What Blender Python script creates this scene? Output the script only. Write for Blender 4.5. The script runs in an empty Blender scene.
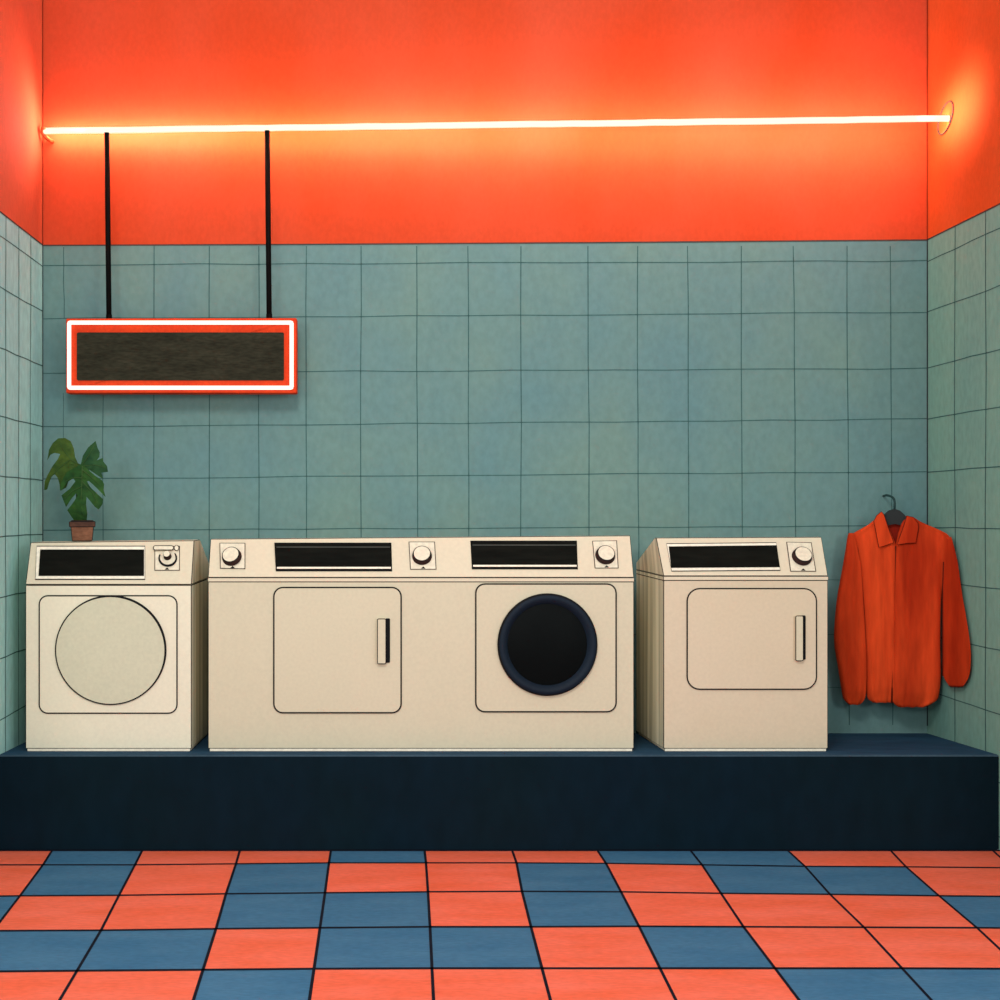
import bpy, bmesh, math, random
from mathutils import Vector, Matrix
from mathutils.geometry import tessellate_polygon

random.seed(4)
scene = bpy.context.scene
COL = scene.collection

# ------------------------------------------------------------------ camera model
F = 1340.0                    # focal length in pixels of the 1000 px frame
VX, VY = 380.0, 510.0         # where the room's depth lines meet
CAM = Vector((0, 0, 1.522))
YW = 6.79                     # back wall
YP = 6.00                     # platform front
YF = 6.12                     # front of the machines
YB = 6.77                     # back of the machines
PZ = 0.425                    # platform top
XL, XR = -1.708, 2.772        # side walls
def floor_z(Y): return PZ - .034 * (Y - YP) / (YW - YP)   # the platform falls slightly to the back
WNEAR = 4.4                   # front ends of the side walls
YNEAR = 2.6                   # where the side walls and floor stop

def ray(px, py): return Vector(((px - VX) / F, 1.0, -(py - VY) / F))
def at(px, py, Y): return CAM + ray(px, py) * Y
def on(px, py, plane, off=0.0):
    P0, n = plane
    r = ray(px, py)
    return CAM + r * ((P0 - CAM).dot(n) / r.dot(n)) + n * off
def on_floor(px, py): return on(px, py, (Vector((0, 0, 0)), Vector((0, 0, 1))))

# ------------------------------------------------------------------ materials
def lin(c):
    return tuple(((v / 255) / 12.92 if v / 255 <= 0.04045 else ((v / 255 + 0.055) / 1.055) ** 2.4) for v in c)

def paint(name, rgb, rgb2=None, scale=3.0, stretch=(1, 1, 1), fine=0.10, rough=0.85, spec=0.08, fine_scale=60, gain=1.0):
    """hand-painted looking surface: two close tones mottled together plus a fine brush grain"""
    m = bpy.data.materials.new(name); m.use_nodes = True
    nt = m.node_tree; N = nt.nodes; L = nt.links
    b = N['Principled BSDF']
    b.inputs['Roughness'].default_value = rough
    b.inputs['Specular IOR Level'].default_value = spec
    a = tuple(v * gain for v in lin(rgb)); c = tuple(v * gain for v in lin(rgb2 or rgb))
    tc = N.new('ShaderNodeTexCoord'); mp = N.new('ShaderNodeMapping')
    mp.inputs['Scale'].default_value = stretch
    L.new(tc.outputs['Object'], mp.inputs['Vector'])
    n1 = N.new('ShaderNodeTexNoise'); n1.inputs['Scale'].default_value = scale; n1.inputs['Detail'].default_value = 4
    L.new(mp.outputs['Vector'], n1.inputs['Vector'])
    r1 = N.new('ShaderNodeMapRange'); r1.inputs['From Min'].default_value = 0.32; r1.inputs['From Max'].default_value = 0.68
    L.new(n1.outputs['Fac'], r1.inputs['Value'])
    mx = N.new('ShaderNodeMix'); mx.data_type = 'RGBA'
    mx.inputs[6].default_value = (*a, 1); mx.inputs[7].default_value = (*c, 1)
    L.new(r1.outputs['Result'], mx.inputs[0])
    n2 = N.new('ShaderNodeTexNoise'); n2.inputs['Scale'].default_value = fine_scale; n2.inputs['Detail'].default_value = 3
    L.new(mp.outputs['Vector'], n2.inputs['Vector'])
    r2 = N.new('ShaderNodeMapRange'); r2.inputs['From Min'].default_value = 0.3; r2.inputs['From Max'].default_value = 0.7
    r2.inputs['To Min'].default_value = 1 - fine; r2.inputs['To Max'].default_value = 1 + fine
    L.new(n2.outputs['Fac'], r2.inputs['Value'])
    vm = N.new('ShaderNodeVectorMath'); vm.operation = 'SCALE'
    L.new(mx.outputs[2], vm.inputs[0]); L.new(r2.outputs['Result'], vm.inputs['Scale'])
    L.new(vm.outputs['Vector'], b.inputs['Base Color'])
    return m

def glow(name, rgb, strength):
    m = bpy.data.materials.new(name); m.use_nodes = True
    nt = m.node_tree
    b = nt.nodes['Principled BSDF']
    b.inputs['Base Color'].default_value = (0.08, 0.07, 0.06, 1)
    b.inputs['Specular IOR Level'].default_value = 0
    b.inputs['Emission Color'].default_value = (*rgb, 1)
    b.inputs['Emission Strength'].default_value = strength
    return m

M = {}
M['orange'] = paint('orange_plaster', (204, 77, 48), (199, 66, 32), 1.6, (1, 1, .6), .05)
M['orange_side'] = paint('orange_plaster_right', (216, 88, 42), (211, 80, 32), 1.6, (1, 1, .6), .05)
M['orange_left'] = paint('orange_plaster_left', (214, 92, 62), (210, 85, 50), 1.6, (1, 1, .6), .05)  # orange lightened in colour for the weaker light on this wall
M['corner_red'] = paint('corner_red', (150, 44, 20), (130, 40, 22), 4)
M['teal_side_left'] = paint('teal_tile_left', (172, 218, 208), (160, 208, 202), 2.0, (1, 1, .5), .08, fine_scale=35)  # lighter copy of teal, colour raised where the left wall is dim
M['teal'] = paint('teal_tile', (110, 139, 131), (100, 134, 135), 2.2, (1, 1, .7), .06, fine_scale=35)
M['teal_side'] = paint('teal_tile_side', (128, 168, 150), (116, 158, 146), 2.0, (1, 1, .5), .08, fine_scale=35)  # teal lightened in colour to make up for grazing light
M['grout'] = paint('grout', (60, 94, 92), (68, 102, 99), 4, (1, 1, 1), .15)
M['ink'] = paint('ink_black', (22, 22, 24), (30, 28, 28), 5, (1, 1, 1), .1)
M['corner'] = paint('corner_line', (64, 72, 72), (54, 66, 70), 4)
M['boundary'] = paint('tile_border', (90, 60, 50), (66, 66, 64), 4)
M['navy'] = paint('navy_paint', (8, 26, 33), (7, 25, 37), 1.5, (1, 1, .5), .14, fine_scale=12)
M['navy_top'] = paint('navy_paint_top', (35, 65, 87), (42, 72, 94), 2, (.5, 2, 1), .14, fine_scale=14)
M['navy_edge'] = paint('navy_edge', (62, 80, 92), (48, 66, 78), 3)
M['tile_red'] = paint('coral_floor_tile', (236, 110, 85), (230, 98, 66), 5, (.6, 1.6, 1), .08, fine_scale=50)
M['tile_blue'] = paint('blue_floor_tile', (70, 111, 138), (58, 102, 132), 5, (.6, 1.6, 1), .10, fine_scale=50)
M['floor_line'] = paint('floor_joint', (16, 18, 30), (24, 24, 34), 5)
M['cream_grey'] = paint('cream_enamel_cool', (230, 219, 194), (232, 221, 194), 2, (1, 1, 1), .03, fine_scale=70)
M['cream'] = paint('cream_enamel', (211, 198, 170), (208, 196, 168), 2, (1, 1, 1), .03, fine_scale=70)
M['cream_warm'] = paint('cream_enamel_warm', (210, 191, 162), (213, 195, 168), 2, (1, 1, 1), .03, fine_scale=70)
M['console'] = paint('console_enamel', (216, 203, 176), (219, 202, 174), 3, (1, 1, 1), .03)
M['door_grey'] = paint('door_enamel', (207, 200, 173), (203, 197, 170), 3, (1, 1, 1), .04, fine_scale=70)
M['side'] = paint('cabinet_side', (246, 236, 206), (182, 174, 144), 1.0, (14, 14, .35), .12, fine_scale=6)  # streaky enamel, lightened in colour to offset dim light on the sides
M['highlight_grey'] = paint('highlight_grey', (70, 70, 64), (56, 58, 54), 4)
M['white_edge'] = paint('white_trim', (244, 232, 210), (238, 226, 204), 3)
M['display'] = paint('display_glass', (16, 17, 14), (21, 21, 17), 6, (.4, 1, 3), .25, rough=.6, spec=.02, fine_scale=20)
M['porthole'] = paint('porthole_glass', (8, 11, 11), (11, 14, 14), 3, rough=.5, spec=.04)
M['ring'] = paint('porthole_ring', (20, 32, 44), (16, 26, 38), 3, rough=.6, spec=.15)
M['knob_side'] = paint('knob_side', (62, 44, 40), (50, 36, 34), 5)
M['knob_cap'] = paint('knob_cap', (226, 213, 188), (228, 214, 188), 4)
M['sign_red'] = paint('sign_red', (200, 56, 28), (214, 66, 30), 6)
M['sign_dark'] = paint('sign_slate', (40, 39, 29), (52, 50, 38), 14, (.5, 1, 2), .28, fine_scale=60)
M['rod'] = paint('rod_metal', (13, 12, 12), (9, 9, 9), 5, (1, 1, .2), .3, rough=.6, spec=.05)
M['shirt'] = paint('shirt_cloth', (222, 74, 31), (168, 43, 14), 4, (2.2, 1, .3), .12, fine_scale=22)  # light and dark of the folds put into the streaked colour
M['shirt_in'] = paint('shirt_inside', (140, 32, 16), (120, 26, 14), 4, (2, 1, .4), .1)  # darker red for the inside of the shirt
M['shirt_seam'] = paint('shirt_seam', (96, 26, 12), (84, 24, 14), 4)
M['hanger'] = paint('hanger_black', (24, 28, 28), (32, 36, 36), 5, rough=.5, spec=.2)
M['hook'] = paint('hanger_hook', (34, 64, 62), (30, 50, 50), 5, rough=.5, spec=.2)
M['leaf'] = paint('monstera_leaf', (52, 88, 38), (34, 66, 36), 14, (1, 1, 1.2), .18, fine_scale=40)
M['leaf_lit'] = paint('monstera_leaf_lit', (74, 92, 36), (48, 74, 36), 12, (1, 1, 1.2), .18, fine_scale=40)  # olive highlights of the leaf put into its colour
M['leaf_dark'] = paint('monstera_leaf_deep', (34, 66, 44), (50, 84, 46), 14, (1, 1, 1.2), .18, fine_scale=40)
M['vein'] = paint('leaf_vein', (66, 92, 50), (58, 84, 46), 8)
M['stem'] = paint('leaf_stem', (66, 92, 44), (50, 78, 40), 8)
M['pot'] = paint('clay_pot', (128, 86, 64), (100, 66, 50), 12, (1, 1, 2), .2, fine_scale=50)
M['pot_rim'] = paint('clay_rim', (84, 58, 46), (70, 48, 40), 12, (1, 1, 2), .2)
M['soil'] = paint('soil', (48, 34, 26), (34, 26, 20), 20)
M['hook_metal'] = paint('hook_metal', (190, 110, 60), (150, 84, 50), 6)
M['tube'] = glow('neon_warm', (1.0, 0.95, 0.74), 1.1)
M['tube_rear'] = glow('neon_halo_boost', (1.0, 0.64, 0.46), 92.0)  # unseen rear glow raised far above the front, added for the wall halo

M['sign_tube'] = glow('neon_sign', (1.0, 0.72, 0.62), 1.7)

# ------------------------------------------------------------------ object helpers
def link(name, bm, mats, parent=None, smooth=False, label=None):
    bmesh.ops.recalc_face_normals(bm, faces=bm.faces[:])
    me = bpy.data.meshes.new(name); bm.to_mesh(me); bm.free()
    for mm in (mats if isinstance(mats, (list, tuple)) else [mats]): me.materials.append(M[mm])
    if smooth:
        for p in me.polygons: p.use_smooth = True
    o = bpy.data.objects.new(name, me); COL.objects.link(o)
    if parent is not None:
        o.parent = parent
        bpy.context.view_layer.update()
        o.matrix_parent_inverse = parent.matrix_world.inverted()
    if label: o['label'] = label
    return o

def thing(name, label, cat, loc, group=None):
    o = bpy.data.objects.new(name, None); COL.objects.link(o)
    o.location = loc; o.empty_display_size = .1
    o['label'] = label; o['category'] = cat
    if group: o['group'] = group
    bpy.context.view_layer.update()
    return o

def structure(o):
    o['kind'] = 'structure'; return o

def box(bm, x0, x1, y0, y1, z0, z1, mat=0):
    v = [bm.verts.new(p) for p in ((x0, y0, z0), (x1, y0, z0), (x1, y1, z0), (x0, y1, z0), (x0, y0, z1), (x1, y0, z1), (x1, y1, z1), (x0, y1, z1))]
    fs = []
    for q in ((0, 3, 2, 1), (4, 5, 6, 7), (0, 1, 5, 4), (1, 2, 6, 5), (2, 3, 7, 6), (3, 0, 4, 7)):
        f = bm.faces.new([v[i] for i in q]); f.material_index = mat; fs.append(f)
    return fs

def prism(bm, pts, n, d, mat=0, mat_side=None):
    """closed solid: polygon pts (world) pushed by d along n"""
    tris = tessellate_polygon([pts])
    a = [bm.verts.new(p) for p in pts]; b = [bm.verts.new(p + n * d) for p in pts]
    k = len(pts)
    for t in tris:
        f = bm.faces.new([a[i] for i in t]); f.material_index = mat if mat_side is None else mat_side
        f = bm.faces.new([b[i] for i in reversed(t)]); f.material_index = mat
    for i in range(k):
        j = (i + 1) % k
        f = bm.faces.new((a[i], a[j], b[j], b[i])); f.material_index = mat if mat_side is None else mat_side

def sweep(bm, pts, r, closed=False, sides=8, mat=0):
    """round tube along pts; r is a number or one per point"""
    n = len(pts); rr = r if isinstance(r, (list, tuple)) else [r] * n
    rings = []; up = None
    for i in range(n):
        a = pts[(i - 1) % n] if (closed or i > 0) else pts[i]
        b = pts[(i + 1) % n] if (closed or i < n - 1) else pts[i]
        t = (b - a).normalized()
        if up is None:
            up = Vector((0, 1, 0)) if abs(t.y) < .8 else Vector((1, 0, 0))
        s = t.cross(up).normalized(); u = s.cross(t).normalized(); up = u
        rings.append([bm.verts.new(pts[i] + (s * math.cos(2 * math.pi * k / sides) + u * math.sin(2 * math.pi * k / sides)) * rr[i]) for k in range(sides)])
    for i in range(n if closed else n - 1):
        A = rings[i]; B = rings[(i + 1) % n]
        for k in range(sides):
            l = (k + 1) % sides
            bm.faces.new((A[k], A[l], B[l], B[k])).material_index = mat
    if not closed:
        bm.faces.new(list(reversed(rings[0]))).material_index = mat
        bm.faces.new(rings[-1]).material_index = mat

def strip(bm, pts, n, half, mat):
    """thin flat line lying on a surface of normal n"""
    L_, R_ = [], []
    for i, p in enumerate(pts):
        a = pts[max(i - 1, 0)]; b = pts[min(i + 1, len(pts) - 1)]
        s = (b - a).normalized().cross(n).normalized() * half
        L_.append(bm.verts.new(p + s)); R_.append(bm.verts.new(p - s))
    for i in range(len(pts) - 1):
        bm.faces.new((L_[i], L_[i + 1], R_[i + 1], R_[i])).material_index = mat

def rrect(x0, y0, x1, y1, r, k=6):
    out = []
    for cx, cy, a0 in ((x1 - r, y0 + r, -90), (x1 - r, y1 - r, 0), (x0 + r, y1 - r, 90), (x0 + r, y0 + r, 180)):
        for i in range(k + 1):
            a = math.radians(a0 + 90 * i / k)
            out.append((cx + r * math.cos(a), cy + r * math.sin(a)))
    return out
def oval(cx, cy, rx, ry, k=48, rot=0):
    out = []
    for i in range(k):
        a = 2 * math.pi * i / k; x = rx * math.cos(a); y = ry * math.sin(a)
        out.append((cx + x * math.cos(rot) - y * math.sin(rot), cy + x * math.sin(rot) + y * math.cos(rot)))
    return out
def wob(a): return random.uniform(-a, a)

# ------------------------------------------------------------------ the setting: back wall
WALL = (Vector((0, YW, 0)), Vector((0, -1, 0)))
ZTOP = 4.7
def wp(px, py, off=.0012): return on(px, py, WALL, off)
zl = on(43, 245.5, WALL).z; zr = on(927, 240, WALL).z
bm = bmesh.new()
def slab(quad, n, mat, t=.1):
    prism(bm, quad, n, t, mat)
out = Vector((0, 1, 0))
slab([Vector((XL, YW, 0)), Vector((XR, YW, 0)), Vector((XR, YW, zr)), Vector((XL, YW, zl))], out, 0)
slab([Vector((XL, YW, zl)), Vector((XR, YW, zr)), Vector((XR, YW, ZTOP)), Vector((XL, YW, ZTOP))], out, 1)
nW = Vector((0, -1, 0))
G = .0024
def vline(xs, y0, y1, g=G):
    x0, x1 = xs if isinstance(xs, tuple) else (xs, xs)
    pts = []
    for i in range(9):
        t = i / 8; y = y0 + (y1 - y0) * t
        pts.append(wp(x0 + (x1 - x0) * t + wob(.45), y))
    strip(bm, pts, nW, g, 2)
def hline(ys, x0, x1, g=G):
    pts = []
    k = max(2, int((x1 - x0) / 52))
    for i in range(k + 1):
        t = i / k; x = x0 + (x1 - x0) * t
        y = ys[0] + (ys[1] - ys[0]) * (x - 43) / 884
        pts.append(wp(x, y + wob(.6)))
    strip(bm, pts, nW, g, 2)
BOT = 725
vline((64, 64), 247, 318, G * .8); vline((63.5, 64), 393, 470, G * .6)
vline((103, 103), 395, BOT, G * .8)
for xs in ((154, 154), (209, 209.5), (259, 259), (306, 307), (361, 361), (417, 417.5), (468, 469), (521, 521), (588, 590), (637.5, 639), (687.5, 690), (741, 743.5), (793.5, 796.5), (847, 849), (890, 893)):
    vline(xs, 246, BOT)
for ys in ((265, 261), (318.5, 312.5), (373, 368.5), (427, 419), (479, 471.5), (530, 526)):
    hline(ys, 43, 928)
for ys in ((582, 580), (635, 634), (688, 688)):
    hline(ys, 43, 928, G * .6)
strip(bm, [wp(43, 245.5, .0018), wp(300, 244.5, .0018), wp(620, 242.5, .0018), wp(927, 240, .0018)], nW, .0036, 4)   # border between tile and plaster
structure(link('wall_back', bm, ['teal', 'orange', 'grout', 'ink', 'boundary']))

# ------------------------------------------------------------------ side walls
def side_wall(name, X, zb, n, ycols, rows, mats):
    global bm
    bm = bmesh.new()
    o_ = -n
    slab([Vector((X, WNEAR, 0)), Vector((X, YW + .1, 0)), Vector((X, YW + .1, zb)), Vector((X, WNEAR, zb))], o_, 0)
    slab([Vector((X, WNEAR, zb)), Vector((X, YW + .1, zb)), Vector((X, YW + .1, ZTOP)), Vector((X, WNEAR, ZTOP))], o_, 1)
    def P(Y, z): return Vector((X, Y, z)) + n * .0012
    for Y in ycols:
        strip(bm, [P(Y + wob(.006), .02 + (zb - .02) * i / 8) for i in range(9)], n, .0042, 2)
    for z in rows:
        strip(bm, [P(WNEAR + .01 + (YW - .01 - WNEAR) * i / 14, z + wob(.003)) for i in range(15)], n, .0024, 2)
    strip(bm, [P(WNEAR, zb) + n * .0006, P(YW - .004, zb) + n * .0006], n, .0036, 4)
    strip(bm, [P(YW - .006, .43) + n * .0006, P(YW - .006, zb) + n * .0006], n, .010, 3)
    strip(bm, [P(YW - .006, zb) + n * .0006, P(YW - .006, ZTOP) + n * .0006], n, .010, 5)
    structure(link(name, bm, mats))
rowsL = [at(43, y, YW).z for y in (267, 312, 366, 427, 480, 534, 588, 642, 696)] + [.30, .06]
rowsR = [at(928, y, YW).z for y in (261.5, 312, 368, 419, 472, 527, 580, 634, 690)] + [.30, .06]
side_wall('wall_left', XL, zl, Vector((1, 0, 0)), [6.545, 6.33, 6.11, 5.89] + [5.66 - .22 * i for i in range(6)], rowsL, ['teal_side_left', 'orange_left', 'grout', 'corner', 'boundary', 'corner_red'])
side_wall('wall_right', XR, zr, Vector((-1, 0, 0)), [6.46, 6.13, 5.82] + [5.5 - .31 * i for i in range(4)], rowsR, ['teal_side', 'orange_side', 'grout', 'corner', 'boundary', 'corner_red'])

# ------------------------------------------------------------------ floor of coral and blue tiles
cols = [
    [(52.5, 850), (43, 865), (20, 896), (-7, 931), (-38, 972)],
    [(142.5, 850), (135, 865), (119, 895.5), (101, 930.5), (77, 971)],
    [(240, 850), (236, 864), (226, 894), (216, 929), (203, 970)],
    [(331, 850), (329, 863), (325, 893), (320, 928), (314, 969)],
    [(424.5, 850), (426, 863), (428, 892), (430, 927), (432, 968.5)],
    [(512, 850), (516.5, 863), (522, 891.5), (531, 927), (542, 968.5)],
    [(597, 850), (606, 863.5), (621, 892), (639, 926.5), (660, 968.5)],
    [(690, 850), (702, 865), (721, 893.5), (743.5, 927), (775, 968.5)],
    [(787, 850), (805, 866.5), (830, 894.5), (864, 927.5), (902, 968.5)],
    [(890, 850), (906, 867), (939, 896), (977, 928), (1021, 969)],
    [(992, 850), (1012, 868), (1050, 897), (1095, 929), (1145, 970)],
]
W = [[on_floor(*p) for p in c] for c in cols]
for c in W: c[0].y = YP
step = lambda a, b: a + (a - b)
def extend_rows(c):
    d = c[-1] - c[-2]
    for _ in range(8):
        p = c[-1] + d
        if c[-1].y < YNEAR: break
        c.append(p)
    return c
W = [extend_rows(c) for c in W]
NR = min(len(c) for c in W)
for _ in range(4): W.insert(0, [step(W[0][i], W[1][i]) for i in range(NR)])
for _ in range(2): W.append([step(W[-1][i], W[-2][i]) for i in range(NR)])
K0 = 4                                       # index of the first measured column
pat = ["RBRRBRRBBRR", "RBRBRRBRBBR", "BRRBBRBRRRB", "RBBRBBRBRRR", "RRRBRRRRBBR"]
def clampx(p): return Vector((min(max(p.x, XL), XR), p.y, 0))
bm = bmesh.new()
box(bm, XL, XR, YNEAR - .6, YW, -.1, -.002, 2)
for k in range(len(W) - 1):
    for r in range(NR - 1):
        q = [clampx(W[k][r]), clampx(W[k + 1][r]), clampx(W[k + 1][r + 1]), clampx(W[k][r + 1])]
        if abs(q[1].x - q[0].x) < .004 and abs(q[2].x - q[3].x) < .004: continue
        j = k - K0 + 1
        if r < 5 and 0 <= j < 11: ch = pat[r][j]
        else: ch = random.choice('RRB')
        vs = [bm.verts.new(p) for p in q]
        try: bm.faces.new(vs).material_index = 0 if ch == 'R' else 1
        except ValueError: pass
nF = Vector((0, 0, 1))
def inside(p): return XL + .003 < p.x < XR - .003
for c in W:
    pts = [p + nF * .0012 for p in c[:NR]]
    run = [p for p in pts if inside(p)]
    if len(run) > 1: strip(bm, run, nF, .0052, 2)
for r in range(1, NR):
    run = [clampx(W[k][r]) + nF * .0012 for k in range(len(W))]
    run2 = [run[0]]
    for p in run[1:]:
        if (p - run2[-1]).length > .01: run2.append(p)
    strip(bm, run2, nF, .0095, 2)
strip(bm, [Vector((XL, YP - .012, .0014)), Vector((XR, YP - .012, .0014))], nF, .012, 2)
structure(link('floor', bm, ['tile_red', 'tile_blue', 'floor_line']))

# ------------------------------------------------------------------ raised platform
bm = bmesh.new()
fs = box(bm, XL + .002, XR - .002, YP, YW - .002, .002, PZ, 0)
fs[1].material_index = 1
for v in bm.verts:
    if v.co.z > .2: v.co.z = floor_z(v.co.y)
e = [e for e in bm.edges if all(abs(v.co.y - YP) < 1e-5 and abs(v.co.z - PZ) < 1e-5 for v in e.verts)]
bmesh.ops.bevel(bm, geom=e, offset=.007, segments=1, affect='EDGES', material=2)
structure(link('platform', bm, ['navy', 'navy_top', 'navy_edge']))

# ------------------------------------------------------------------ laundry machines
FRONT = (Vector((0, YF, 0)), Vector((0, -1, 0)))
LEAN = .09
ppm = YF / F
def fx(px): return (px - VX) * ppm
def fz(py): return CAM.z - (py - VY) * ppm

def ink_edges(bm, w=.0032, mat=2):
    bmesh.ops.bevel(bm, geom=bm.edges[:], offset=w, segments=1, affect='EDGES', material=mat)

def seam(name, poly, plane, off, r, parent, mat='ink'):
    b = bmesh.new(); sweep(b, [on(x, y, plane, off) for x, y in poly], r, True, 6)
    return link(name, b, mat, parent)
def panel(name, poly, plane, o0, o1, mat, parent, mat_side=None):
    b = bmesh.new()
    pts = [on(x, y, plane, o0) for x, y in poly]
    if mat_side: prism(b, pts, plane[1], o1 - o0, 0, 1); return link(name, b, [mat, mat_side], parent)
    prism(b, pts, plane[1], o1 - o0); return link(name, b, mat, parent)

def cabinet(root, l, r, ybreak, ytopl, ytopr, flat, mat, lip, ltop=None):
    """body, toe strip and sloped console; returns the plane of the console face"""
    x0, x1 = fx(l), fx(r); zb = fz(ybreak)
    YR = YF + LEAN
    ztl = at(l, ytopl, YR).z; ztr = at(r, ytopr, YR).z
    b = bmesh.new(); box(b, x0, x1, YF, YB, PZ + .012, zb - (.003 if not lip else .019))
    for v in b.verts:
        if v.co.z < PZ + .05: v.co.z = floor_z(v.co.y) + .012
    for f in b.faces:
        if abs(f.normal.x) > .5 or (f.calc_center_median().x in (x0, x1)): pass
    ink_edges(b)
    b.normal_update()
    for f in b.faces:
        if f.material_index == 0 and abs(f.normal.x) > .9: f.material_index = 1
    link('cabinet', b, [mat, 'side', 'ink'], root)
    b = bmesh.new(); box(b, x0 + .008, x1 - .008, YF + .004, YB - .02, PZ, PZ + .0125)
    for v in b.verts: v.co.z += floor_z(v.co.y) - PZ + .0005
    link('base_strip', b, 'white_edge', root)
    if lip:
        b = bmesh.new(); box(b, x0 - .001, x1 + .001, YF - .004, YB - .002, zb - .020, zb - .001)
        ink_edges(b, .0022)
        b.normal_update()
        for f in b.faces:
            if f.material_index == 0 and abs(f.normal.x) > .9: f.material_index = 1
        link('top_lip', b, ['console', 'side', 'ink'], root)
    # console: leaning face, narrow flat ridge, slope falling to the back
    b = bmesh.new()
    def prof(x, zt, xt):
        zk = zt - .135
        return [b.verts.new(p) for p in ((x, YF, zb), (xt, YR, zt), (xt, YR + flat, zt), (x, YB, zk), (x, YB, zb))]
    A = prof(x0, ztl, at(ltop, ytopl, YR).x if ltop else x0); B = prof(x1, ztr, x1)
    b.faces.new(A); b.faces.new(list(reversed(B)))
    for i in range(5):
        j = (i + 1) % 5
        b.faces.new((A[i], B[i], B[j], A[j]))
    bmesh.ops.recalc_face_normals(b, faces=b.faces[:])
    ink_edges(b, .0030)
    b.normal_update()
    for f in b.faces:
        if f.material_index == 0 and abs(f.normal.x) > .9: f.material_index = 1
    link('console', b, ['console', 'side', 'ink'], root)
    zt = (ztl + ztr) / 2
    n = Vector((0, -(zt - zb), LEAN)).normalized()
    return (Vector((0, YF, zb)), n)

def round_knob(name, c, pl, r, h, parent, tilt=(0, 0)):
    """turned knob standing on plane pl at pixel c"""
    P = on(c[0], c[1], pl, .004); n = (pl[1] + Vector((tilt[0], 0, tilt[1]))).normalized()
    s = n.cross(Vector((0, 0, 1))).normalized(); u = s.cross(n).normalized()
    b = bmesh.new(); K = 32
    prof = [(1.12, 0, 1), (1.10, .2, 1), (1.02, .75, 1), (1.0, .92, 2), (.95, 1.0, 2), (.90, 1.0, 0)]
    rings = [[b.verts.new(P + n * (h * q) + (s * math.cos(2 * math.pi * k / K) + u * math.sin(2 * math.pi * k / K)) * r * a) for k in range(K)] for a, q, _ in prof]
    for i in range(len(prof) - 1):
        for k in range(K):
            b.faces.new((rings[i][k], rings[i][(k + 1) % K], rings[i + 1][(k + 1) % K], rings[i + 1][k])).material_index = prof[i][2]
    b.faces.new(rings[-1]).material_index = 0; b.faces.new(list(reversed(rings[0]))).material_index = 1
    return link(name, b, ['knob_cap', 'knob_side', 'ink'], parent)

def dial(root, quad, c, pl, r=.041, h=.027, tilt=(0, 0), knob=True):
    p = panel('dial_plate', quad, pl, .0005, .004, 'knob_cap', root)
    seam('plate_outline', quad, pl, .0035, .0024, p, 'knob_side')
    if knob: round_knob('knob', c, pl, r, h, p, tilt)
    # small pointer mark under the knob
    mx = (quad[2][0] + quad[3][0]) / 2; my = quad[2][1]
    panel('pointer_mark', [(mx - 2.2, my - .6), (mx, my - 2.6), (mx + 2.2, my - .6)], pl, .004, .0055, 'ink', p)
    return p

def handle(root, x0, x1, y0, y1, off):
    xm = x0 + (x1 - x0) * .66
    b = bmesh.new()
    prism(b, [on(x, y, FRONT, off) for x, y in rrect(x0, y0, xm, y1, 1.2, 3)], FRONT[1], .022, 0, 0)
    o = link('handle', b, 'cream', root)
    seam('handle_outline', rrect(x0, y0, xm, y1, 1.2, 3), FRONT, off + .021, .0022, o)
    panel('handle_shadow', rrect(xm - .4, y0 - .3, x1, y1 - .5, 1.2, 3), FRONT, off, off + .004, 'ink', o)  # black panel standing in for the shadow beside the handle
    return o

# -- single machine under the plant
m1 = thing('laundry_machine', 'cream single laundry machine with large round solid door, potted plant standing on top', 'washing machine', (fx(108), 6.42, PZ))
pl = cabinet(m1, 25.5, 191.5, 584.5, 542.5, 540.5, .20, 'cream_grey', False)
d = panel('display_frame', [(36.5, 546.5), (145, 546.5), (145, 579.5), (35.5, 579.5)], pl, .0005, .004, 'white_edge', m1)
seam('frame_outline', [(37, 546.5), (145, 546.5), (145, 579.5), (35.5, 579.5)], pl, .003, .0026, d)
panel('display', [(40.5, 550), (144.2, 550), (144.2, 576.3), (38.8, 576.3)], pl, .004, .0065, 'display', d)
q = [(155, 547), (179.5, 546.5), (179.5, 570.5), (155, 570.5)]
p = dial(m1, q, (167.5, 560), pl, knob=False)
round_knob('knob', (167.8, 557.0), pl, .016, .035, p)
b = bmesh.new()
arc = [on(168 + 8.6 * math.cos(math.radians(a)), 558.5 + 7.8 * math.sin(math.radians(a)), pl, .008) for a in range(-35, 216, 12)]
sweep(b, arc, [.0025 + .0032 * math.sin(math.pi * i / (len(arc) - 1)) for i in range(len(arc))], False, 6)
link('dial_ring', b, 'ink', p)
lv = panel('lever', rrect(154, 547.2, 174, 551.4, 2, 4), pl, .010, .018, 'knob_cap', p)
seam('lever_outline', rrect(154, 547.2, 174, 551.4, 2, 4), pl, .017, .0022, lv)
lv = panel('button', oval(177, 549, 2.2, 2.6, 14), pl, .006, .014, 'knob_cap', p)
seam('button_outline', oval(177, 549, 2.2, 2.6, 14), pl, .013, .0018, lv)
fp = panel('door_panel', rrect(39.5, 595.8, 177, 713, 8.5), FRONT, .0005, .004, 'cream_grey', m1)
seam('panel_outline', rrect(39.5, 595.8, 177, 713, 8.5), FRONT, .003, .0034, fp)
dd = panel('round_door', oval(111, 650, 54.5, 53.8, 64), FRONT, .004, .012, 'door_grey', m1)
b = bmesh.new()
pts = [on(x, y, FRONT, .011) for x, y in oval(111, 650, 54.8, 54, 72)]
sweep(b, pts, [.0032 + .0024 * max(0, math.cos(2 * math.pi * i / 72 + .75)) for i in range(72)], True, 6)
link('door_gasket', b, 'ink', dd)

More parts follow.
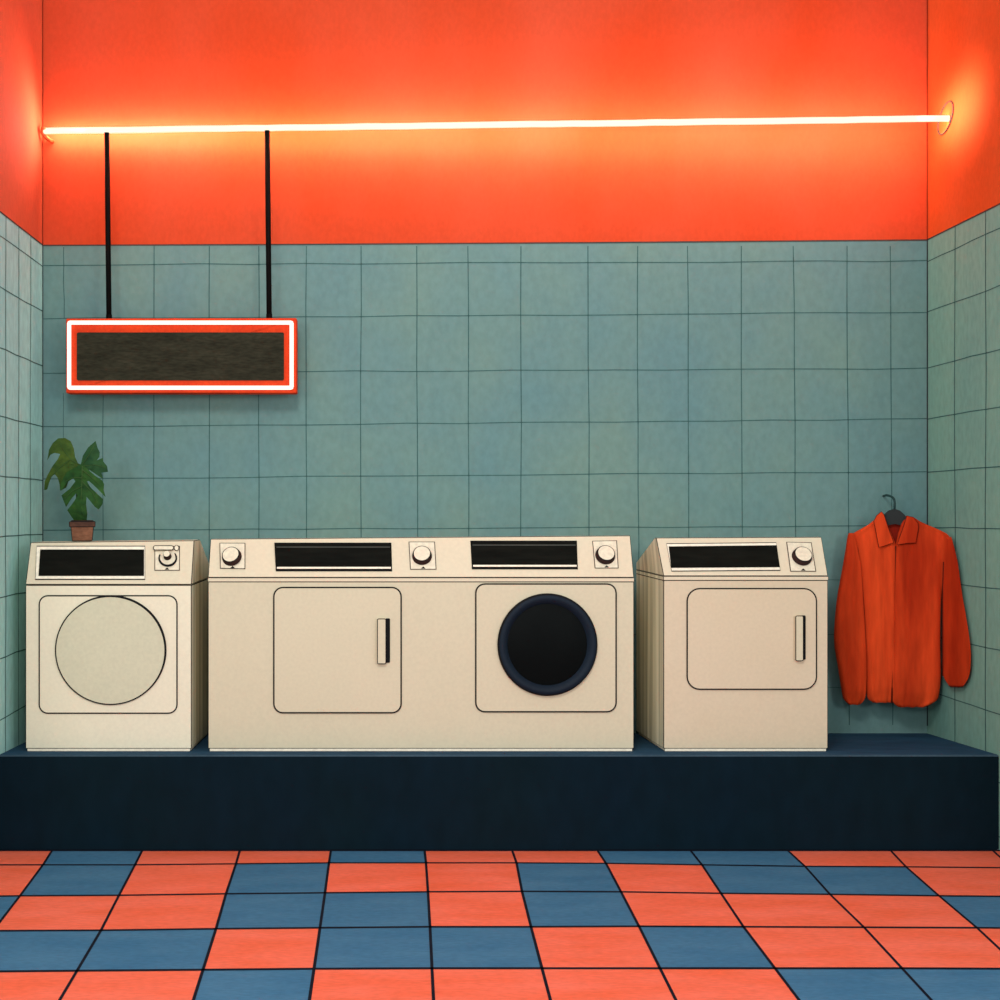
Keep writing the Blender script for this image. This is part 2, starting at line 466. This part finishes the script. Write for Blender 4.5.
# -- wide double machine
m2 = thing('laundry_machine', 'wide cream double laundry machine with square handled door and black porthole, three dials', 'washing machine', (fx(421), 6.42, PZ))
pl = cabinet(m2, 208, 634, 577.5, 539, 535.6, .04, 'cream', True)
for (x0, y0, x1, y1) in ((274.5, 543.5, 392, 571), (470.5, 541.5, 577.5, 569)):
    xs = x0 + 1.5
    d = panel('display', [(x0, y0), (x1 - .8, y0), (x1, y1), (xs, y1)], pl, .0005, .004, 'display', m2)
    seam('display_outline', [(x0, y0), (x1 - .8, y0), (x1, y1), (xs, y1)], pl, .003, .003, d)
    panel('bright_strip', [(xs + 1, y1 - 3.6), (x1 - 1, y1 - 3.6), (x1 - 1, y1 - 1.8), (xs + 1, y1 - 1.8)], pl, .004, .006, 'white_edge', d)
    panel('top_highlight', [(x0 + 2, y0 + 3.4), (x1 - 2, y0 + 3.4), (x1 - 2, y0 + 4.6), (x0 + 2, y0 + 4.6)], pl, .004, .005, 'highlight_grey', d)  # highlight on the glass, put in as a thin grey strip
dial(m2, [(220, 543.5), (245, 543.5), (245, 569), (220.5, 568.5)], (232, 557.5), pl, tilt=(-.15, .1))
dial(m2, [(409, 542.3), (434.5, 542.3), (436, 569.5), (410.5, 569.5)], (422, 556.5), pl, tilt=(-.05, .1))
dial(m2, [(592.5, 541.5), (616.5, 541), (618, 568.3), (595, 568.3)], (605, 556), pl, tilt=(.06, .1))
dr = panel('door', rrect(274, 587.5, 401, 712.5, 9), FRONT, .0005, .006, 'cream', m2)
seam('door_gasket', rrect(274, 587.5, 401, 712.5, 9), FRONT, .005, .0036, dr)
handle(dr, 377.5, 390, 618.5, 663, .006)
dr = panel('door', rrect(475.8, 584, 615.8, 711.5, 9), FRONT, .0005, .006, 'cream', m2)
seam('door_gasket', rrect(475.8, 584, 615.8, 711.5, 9), FRONT, .005, .0036, dr)
# porthole: dished navy ring around black glass
b = bmesh.new(); K = 64
c0 = on(547, 644.3, FRONT)
prof = [(.232, .004, 1), (.234, .016, 1), (.226, .032, 0), (.205, .034, 0), (.186, .010, 0)]
rings = [[b.verts.new(c0 + Vector((math.cos(2 * math.pi * k / K) * r_ * .975, -o_, math.sin(2 * math.pi * k / K) * r_))) for k in range(K)] for r_, o_, _ in prof]
for i in range(len(prof) - 1):
    for k in range(K):
        b.faces.new((rings[i][k], rings[i][(k + 1) % K], rings[i + 1][(k + 1) % K], rings[i + 1][k])).material_index = prof[i][2]
rg = link('porthole_ring', b, ['ring', 'ink'], dr, smooth=True)
b = bmesh.new()
rings = []
for r_, o_ in ((.190, .008), (.15, .018), (.10, .025), (.05, .029)):
    rings.append([b.verts.new(c0 + Vector((math.cos(2 * math.pi * k / K) * r_ * .975, -o_, math.sin(2 * math.pi * k / K) * r_))) for k in range(K)])
for i in range(3):
    for k in range(K): b.faces.new((rings[i][k], rings[i][(k + 1) % K], rings[i + 1][(k + 1) % K], rings[i + 1][k]))
b.faces.new(rings[-1])
link('porthole_glass', b, 'porthole', dr, smooth=True)

# -- single machine by the shirt
m3 = thing('laundry_machine', 'cream single laundry machine with rectangular handled door, beside the hanging orange shirt', 'washing machine', (fx(745), 6.42, PZ))
pl = cabinet(m3, 663.5, 828, 576, 537.8, 537, .03, 'cream_warm', True, 656)
fq = [(666.5, 544), (776, 543), (780, 570.5), (671.5, 571.3)]
d = panel('display_frame', fq, pl, .0005, .004, 'white_edge', m3)
seam('frame_outline', fq, pl, .003, .0022, d)
panel('display', [(668.5, 547), (776.4, 545.8), (779.3, 567.6), (671, 568.3)], pl, .004, .0065, 'display', d)
dial(m3, [(786.5, 542.5), (811, 543), (815.5, 571.5), (790.5, 571.5)], (801.5, 557.3), pl, tilt=(.05, .12))
dr = panel('door', rrect(687, 588.6, 816, 689, 12.5), FRONT, .0005, .006, 'cream_warm', m3)
seam('door_gasket', rrect(687, 588.6, 816, 689, 12.5), FRONT, .005, .0034, dr)
handle(dr, 794, 805, 615.5, 660, .006)

# ------------------------------------------------------------------ neon tube across the room
tl = at(44, 131, 6.705); tr = at(950, 118.5, 6.52); tr.x = XR - .004
lamp = thing('neon_tube', 'long glowing warm white neon tube crossing the room under the orange upper wall', 'light', (tl + tr) / 2)
b = bmesh.new()
n_ = 44; pts = []
for i in range(n_ + 1):
    t = i / n_
    p = tl.lerp(tr, t); p.z += (0 if i in (0, n_) else wob(.0012)) 
    pts.append(p)
sweep(b, pts, .0155, False, 12)
bmesh.ops.recalc_face_normals(b, faces=b.faces[:])
b.normal_update()
for f in b.faces:                      # rear faces boosted, added to throw the halo on the wall
    c = f.calc_center_median()
    if f.normal.y > .45: f.material_index = 1
link('glowing_tube', b, ['tube', 'tube_rear'], lamp, smooth=True)
b = bmesh.new()          # oval ring where the tube meets the right wall
rc = at(946.5, 118, 6.56)
sweep(b, [Vector((XR - .004, rc.y + .088 * math.cos(a), rc.z + .066 * math.sin(a) - .022 * math.cos(a))) for a in [2 * math.pi * i / 40 for i in range(40)]], .0035, True, 6)
link('wall_ring', b, 'boundary', lamp)
b = bmesh.new()          # bent end hook holding the tube to the corner
hk = [at(45, 128, 6.68), at(42.5, 128.5, 6.69), at(42, 132, 6.70), at(45, 136.5, 6.72), at(50, 140.5, 6.76), at(53, 141.5, 6.785)]
sweep(b, hk, [.006, .009, .011, .011, .010, .009], False, 8)
link('end_hook', b, 'hook_metal', lamp, smooth=True)

# ------------------------------------------------------------------ hanging sign
YS = 6.60
SG = (Vector((0, YS, 0)), Vector((0, -1, 0)))
sign = thing('hanging_sign', 'blank dark rectangular sign outlined in glowing red neon, hung from two black rods', 'sign', at(181, 391, 6.65))
b = bmesh.new()
prism(b, [on(x, y, SG) for x, y in ((66, 318.5), (296.5, 318), (296.5, 393), (66, 393))], Vector((0, 1, 0)), .09)
bmesh.ops.bevel(b, geom=b.edges[:], offset=.003, segments=2, affect='EDGES')
link('housing', b, 'sign_red', sign)
panel('dark_panel', rrect(77, 332.5, 284, 380.5, 1.5, 3), SG, .0008, .004, 'sign_dark', sign)
b = bmesh.new()
cr = [on(x, y, SG, .014) for x, y in rrect(69.8, 323, 291.8, 388, .8, 2)]
sweep(b, cr, .0102, True, 8)
link('neon_outline', b, 'sign_tube', sign, smooth=True)
for (xa, ya, xb, yb) in ((106.8, 135, 109, 319), (267.2, 133.5, 269.2, 318.5)):
    b = bmesh.new()
    t = (at(xa, ya, 6.67).x - tl.x) / (tr.x - tl.x)
    top = tl.lerp(tr, t); top = Vector((at(xa, ya, top.y).x, top.y, top.z - .0145))
    bot = at(xb, yb, 6.645)
    sweep(b, [top, bot], .0132, False, 12)
    ro = link('hanging_rod', b, 'rod', sign, smooth=True)
    b = bmesh.new()
    sweep(b, [bot + Vector((0, 0, .022)), bot + Vector((0, 0, -.004))], .015, False, 12)
    link('rod_socket', b, 'rod', ro)

# ------------------------------------------------------------------ potted monstera
YPL = 6.30
ridge_z = at(108, 541.5, YF + LEAN).z
plant = thing('potted_plant', 'dark green monstera plant in small brown clay pot on the left laundry machine', 'plant', (at(82, 541, YPL).x, YPL, ridge_z))
cx = at(82.3, 541, YPL).x; k_ = YPL / F
b = bmesh.new()
def tier(h0, z0, h1, z1, mat=0, d=.85):
    a = [b.verts.new((cx + sx * h0 - sy * h0 * d * .215, YPL + sy * h0 * d + sx * h0 * .215, z0)) for sx, sy in ((-1, -1), (1, -1), (1, 1), (-1, 1))]
    c = [b.verts.new((cx + sx * h1 - sy * h1 * d * .215, YPL + sy * h1 * d + sx * h1 * .215, z1)) for sx, sy in ((-1, -1), (1, -1), (1, 1), (-1, 1))]
    for i in range(4):
        j = (i + 1) % 4
        b.faces.new((a[i], a[j], c[j], c[i])).material_index = mat
    b.faces.new(list(reversed(a))).material_index = mat; b.faces.new(c).material_index = mat
zr0 = ridge_z + .001; zr1 = ridge_z + .070; zr2 = ridge_z + .095
tier(.046, zr0, .052, zr1)
bmesh.ops.bevel(b, geom=b.edges[:], offset=.003, segments=1, affect='EDGES', material=1)
pot = link('pot', b, ['pot', 'ink'], plant)
b = bmesh.new(); tier(.0585, zr1 - .004, .0595, zr2 - .002)
bmesh.ops.bevel(b, geom=b.edges[:], offset=.003, segments=1, affect='EDGES', material=1)
link('pot_rim', b, ['pot_rim', 'ink'], pot)
b = bmesh.new(); tier(.052, zr2 - .003, .048, zr2 + .003)
link('soil', b, 'soil', plant)

def leaf(poly, dy, curve, mat, veins):
    """poly in pixels of the 100x120 crop at (30,430) magnified 8.33; arched thin blade"""
    px = [(30 + x / 8.333, 430 + y / 8.333) for x, y in poly]
    tri = tessellate_polygon([[Vector((x, y, 0)) for x, y in px]])
    b = bmesh.new()
    vs = [b.verts.new((x, y, 0)) for x, y in px]
    for t in tri: 
        try: b.faces.new([vs[i] for i in t])
        except ValueError: pass
    for _ in range(2):
        bmesh.ops.subdivide_edges(b, edges=[e for e in b.edges if e.calc_length() > 2.5], cuts=1)
        bmesh.ops.triangulate(b, faces=b.faces[:])
    def place(x, y, up=0):
        Y = YPL + dy + curve(x, y) - up
        p = at(x, y, Y); return p
    for v in b.verts: v.co = place(v.co.x, v.co.y)
    ext = bmesh.ops.extrude_face_region(b, geom=b.faces[:])
    for v in [g for g in ext['geom'] if isinstance(g, bmesh.types.BMVert)]: v.co.y += .005
    o = link('leaf', b, mat, plant)
    for vv in veins:
        b = bmesh.new()
        P = [place(30 + x / 8.333, 430 + y / 8.333, .003) for x, y in vv]
        sweep(b, P, [.0024 * (1 - .6 * i / max(1, len(P) - 1)) for i in range(len(P))], False, 5)
        link('vein', b, 'vein', o)
L1 = [(440, 290), (400, 282), (374, 225), (362, 150), (337, 92), (290, 66), (235, 70), (190, 108), (158, 165), (144, 250), (168, 206), (205, 190), (252, 200), (232, 242), (188, 300), (150, 368), (122, 430), (118, 502), (142, 494), (157, 440), (180, 385), (206, 368), (230, 398), (246, 450), (252, 505), (300, 480), (330, 400), (400, 340)]
L2 = [(430, 282), (360, 322), (306, 352), (272, 405), (256, 455), (248, 500), (262, 503), (312, 432), (360, 402), (378, 428), (330, 490), (262, 545), (280, 592), (300, 640), (345, 570), (385, 525), (397, 548), (360, 605), (310, 668), (340, 715), (375, 765), (400, 790), (468, 790), (476, 700), (466, 620), (470, 555), (500, 590), (540, 640), (572, 662), (602, 618), (608, 577), (560, 533), (500, 475), (472, 428), (490, 424), (540, 468), (600, 528), (628, 558), (612, 500), (616, 450), (600, 420), (540, 380), (482, 328)]
L3 = [(420, 300), (440, 215), (485, 145), (545, 92), (562, 150), (580, 185), (576, 225), (552, 255), (606, 232), (609, 262), (640, 300), (648, 348), (595, 356), (606, 408), (545, 366), (495, 332), (455, 330)]
leaf(L1, .020, lambda x, y: -.01 + .0016 * abs(x - 70) + .00012 * (y - 470) ** 2 * .3, 'leaf_lit', [[(430, 295), (350, 255), (290, 180), (250, 110)], [(330, 250), (240, 320), (170, 400)]])
leaf(L2, -.030, lambda x, y: .0022 * abs(x - 82) - .02 + .0002 * max(0, y - 500) ** 2 * .5, 'leaf', [[(435, 300), (432, 420), (428, 560), (425, 760)], [(432, 400), (360, 395), (290, 430)], [(430, 470), (350, 510), (290, 570)], [(434, 430), (520, 520), (570, 620)], [(434, 330), (520, 400), (590, 470)]])
leaf(L3, .010, lambda x, y: -.02 + .0015 * abs(x - 92), 'leaf_dark', [[(435, 290), (490, 210), (540, 120)], [(440, 300), (540, 290), (620, 310)]])
for a_, b_, c_ in (((432, 320), (425, 560), (418, 790)), ((400, 290), (390, 600), (405, 790)), ((470, 300), (450, 560), (440, 790))):
    b = bmesh.new()
    sweep(b, [at(30 + x / 8.333, 430 + y / 8.333, YPL + .01) for x, y in (a_, b_, c_)], [.004, .005, .006], False, 6)
    link('stem', b, 'stem', plant, smooth=True)

# ------------------------------------------------------------------ orange shirt on a hanger
def interp(rows, n):
    """rows of (py, xl, xr): smooth resampling along py"""
    out_ = []
    ys = [r[0] for r in rows]
    for i in range(n):
        y = ys[0] + (ys[-1] - ys[0]) * i / (n - 1)
        for j in range(len(rows) - 1):
            if ys[j] <= y <= ys[j + 1] + 1e-6:
                t = (y - ys[j]) / (ys[j + 1] - ys[j])
                p0 = rows[max(j - 1, 0)]; p1 = rows[j]; p2 = rows[j + 1]; p3 = rows[min(j + 2, len(rows) - 1)]
                def cr(k):
                    m1_ = (p2[k] - p0[k]) * (p2[0] - p1[0]) / max(1e-6, p2[0] - p0[0]); m2_ = (p3[k] - p1[k]) * (p2[0] - p1[0]) / max(1e-6, p3[0] - p1[0])
                    return (2 * t**3 - 3 * t**2 + 1) * p1[k] + (t**3 - 2 * t**2 + t) * m1_ + (-2 * t**3 + 3 * t**2) * p2[k] + (t**3 - t**2) * m2_
                out_.append((y, cr(1), cr(2))); break
    return out_

def cloth(name, rows, Yc, T, mat, parent, n=60, K=40, amp=.006, freq=3.0, ph=0.0, e=.62):
    R = interp(rows, n); b = bmesh.new(); rings = []
    for i, (py, xl, xr) in enumerate(R):
        v = i / (n - 1)
        tf = min(1, (.35 + 4 * v)) * min(1, .30 + 9 * (1 - v))
        ring = []
        for k in range(K):
            a = 2 * math.pi * k / K
            c, s = math.cos(a), math.sin(a)
            ux = math.copysign(abs(c) ** e, c); uy = math.copysign(abs(s) ** .75, s)
            px_ = (xl + xr) / 2 + (xr - xl) / 2 * ux
            Y0 = ysh(px_) + Yc; Y = Y0 - T * tf * uy
            edge = 1 - abs(ux) ** 3
            if s > 0: Y -= amp * edge * math.sin(freq * math.pi * ux + ph + 1.2 * math.sin(3 * v + ph)) * min(1, v * 3 + .2)
            ring.append(b.verts.new(at(px_, py, Y0) + Vector((0, Y - Y0, 0))))
        rings.append(ring)
    for i in range(n - 1):
        for k in range(K):
            l = (k + 1) % K
            b.faces.new((rings[i][k], rings[i][l], rings[i + 1][l], rings[i + 1][k]))
    b.faces.new(rings[0]); b.faces.new(list(reversed(rings[-1])))
    return link(name, b, mat, parent, smooth=True)

_a = at(835, 600, 6.712); _b = at(941, 600, 6.555)
SN = (_b - _a).cross(Vector((0, 0, 1))).normalized()
if SN.y > 0: SN = -SN
SHIRT = (_a, SN)
def ysh(px):
    if px <= 941: return on(px, 600, SHIRT).y
    return 6.555 - (px - 941) * .0103
hang = thing('clothes_hanger', 'black clothes hanger with dark hook, holding the orange shirt on the tiled wall', 'hanger', at(894, 509, ysh(894)))
b = bmesh.new()
prism(b, [at(x, y, ysh(x) - .005) for x, y in ((858, 535), (866, 529), (882, 520), (886, 514), (890, 510.5), (895, 509), (900, 510.5), (905, 515), (907, 520), (924, 528), (936, 534), (936, 537), (920, 532), (905, 526), (895, 524), (884, 526), (868, 533), (858, 538))], Vector((0, 1, 0)), .02)
link('hanger_bar', b, 'hanger', hang)
b = bmesh.new()
yh = ysh(894.5)
sweep(b, [at(894.5, 512, yh), at(894.7, 503, yh), at(894.2, 499.5, yh + .004), at(892.3, 497, yh + .03), at(889, 495.6, yh + .07), at(886, 495.2, yh + .11), at(883.5, 496, YW - .003)], .0058, False, 8)
link('hanger_hook', b, 'hook', hang, smooth=True)

shirt = thing('shirt', 'orange red long-sleeved collared shirt hanging on the tiled wall right of the machines', 'shirt', at(893, 705, ysh(893)))
cloth('back_panel', [(516, 882, 909), (524, 872, 920), (534, 856, 940), (545, 852, 944), (600, 862, 940), (690, 870, 937), (699, 874, 932)], 0.030, .016, 'shirt_in', shirt, amp=0)
fl = cloth('front_panel', [(519, 875, 884), (525, 868, 887), (531, 857, 890), (536, 850, 892), (546, 849, 896), (562, 851, 896), (600, 859, 895), (650, 863, 895), (690, 866, 894), (699, 868, 893), (702.5, 873, 891)], 0.0, .024, 'shirt', shirt, amp=.010, freq=2.2, ph=.6)
fr = cloth('front_panel', [(517.5, 907, 914), (522, 902, 921), (528, 900, 935), (534, 898, 947), (541, 896.5, 950.5), (552, 895, 948), (566, 894.5, 944), (600, 893.5, 941), (640, 893.5, 940), (675, 892.5, 940.5), (692, 892, 939), (701, 892, 936), (707, 898, 925)], -.004, .027, 'shirt', shirt, amp=.009, freq=2.6, ph=2.4)
s1 = cloth('sleeve', [(533, 849, 853), (538, 847.5, 855), (550, 846, 857.5), (568, 843, 860.5), (602, 837, 863), (640, 834.5, 865.3), (665, 838, 866.2), (690, 842, 865.6), (699, 843.8, 864.6), (704.5, 848.5, 860)], -.028, .032, 'shirt', shirt, amp=.008, freq=1.6, ph=1.0)
s2 = cloth('sleeve', [(537, 946.5, 951), (543, 945.5, 952.5), (562, 943.5, 956.5), (595, 943.5, 961.3), (614, 944, 964.8), (646, 944, 969.6), (666, 944, 969.8), (678, 944.5, 967.6), (687, 950, 962.5)], -.006, .030, 'shirt', shirt, amp=.008, freq=1.6, ph=2.2)
def seamline(px, Y, parent, r=.0035):
    b = bmesh.new(); sweep(b, [at(x, y, ysh(x) + Y) for x, y in px], r, False, 6); return link('seam', b, 'shirt_seam', parent, smooth=True)
seamline([(853, 536), (857.5, 549), (860.5, 567), (862.3, 590), (863.8, 610), (865.3, 640), (866, 668), (865, 697)], -.034, s1)
seamline([(846, 542), (943.8, 562), (942.8, 590), (942.8, 620), (942.8, 660), (942.8, 676)][1:], -.006, s2, .0045)
# placket edge where one front overlaps the other
seamline([(895.5, 546), (894.8, 570), (894, 600), (893.6, 630), (892.6, 670), (891.8, 703)], -.012, fr, .0040)
# collar: two folded flaps and the band behind the neck
CP = (SHIRT[0] + SN * .030, SN)
for poly in ([(874, 521), (877, 515.5), (881.5, 512), (883.5, 514.5), (888, 528), (893.3, 542.5), (886, 545), (879, 547), (876.5, 533)], [(907, 516), (913, 517.5), (917.5, 523), (918, 528), (915.5, 542.5), (906, 543), (897.5, 544.5), (899.5, 538), (904, 526)]):
    c_ = panel('collar_flap', poly, CP, 0, .012, 'shirt', shirt)
    seam('collar_edge', poly, CP, .006, .0032, c_, 'shirt_seam')
b = bmesh.new()
sweep(b, [at(x, y, ysh(x) + d_) for x, y, d_ in ((880, 515, -.03), (881, 519, .0), (887, 521, .026), (895, 521.5, .033), (903, 520.5, .026), (909, 519, .0), (910, 519, -.028))], .008, False, 8)
link('collar_band', b, 'shirt_in', shirt, smooth=True)

# ------------------------------------------------------------------ light, sky, camera
w = bpy.data.worlds.new('World'); scene.world = w; w.use_nodes = True
bg = w.node_tree.nodes['Background']
bg.inputs['Color'].default_value = (0.88, 0.97, 1.06, 1); bg.inputs['Strength'].default_value = 0.85
def area(name, loc, aim, size, power, col):
    l = bpy.data.lights.new(name, 'AREA'); l.energy = power; l.size = size; l.color = col; l.shape = 'DISK'
    o = bpy.data.objects.new(name, l); COL.objects.link(o); o.location = loc
    o.rotation_euler = (Vector(aim) - Vector(loc)).to_track_quat('-Z', 'Y').to_euler()
    return o
area('room_key_fill', (-.35, 1.2, 4.4), (.1, 6.5, 1.3), 1.1, 125, (1.0, .96, .90))
area('room_key_fill', (-2.2, -.4, 2.5), (1.6, 6.5, 1.3), 1.2, 88, (1.0, .97, .92))  # unseen fill, added to brighten the right wall and machine sides
area('room_key_fill', (3.2, -.4, 2.5), (-.8, 6.5, 1.3), 1.2, 88, (1.0, .97, .92))  # unseen fill from the other side, added for the left wall

for p, aim, pw in ((tr + Vector((-.19, -.05, 0)), Vector((XR, 6.45, tr.z)), 9), (Vector((XR - .22, 6.28, tr.z)), Vector((XR, 6.30, tr.z)), 6.5), (tl + Vector((.22, -.03, 0)), Vector((XL, 6.50, tl.z)), 18)):  # unseen spots added to widen the glow at the tube ends
    l = bpy.data.lights.new('tube_halo_fill', 'SPOT'); l.energy = pw; l.color = (1.0, .68, .62); l.shadow_soft_size = .003
    l.spot_size = math.radians(125); l.spot_blend = 1.0
    o = bpy.data.objects.new('tube_halo_fill', l); COL.objects.link(o); o.location = p
    o.rotation_euler = (aim - p).to_track_quat('-Z', 'Y').to_euler()

cam = bpy.data.cameras.new('camera'); co = bpy.data.objects.new('camera', cam); COL.objects.link(co)
co.location = CAM; co.rotation_euler = (math.radians(90), 0, 0)
cam.sensor_width = 36; cam.lens = F * 36 / 1000
cam.shift_x = (500 - VX) / 1000; cam.shift_y = (VY - 500) / 1000
cam.clip_start = .05
scene.camera = co
scene.view_settings.view_transform = 'Standard'
scene.view_settings.look = 'None'
scene.view_settings.exposure = 0; scene.view_settings.gamma = 1
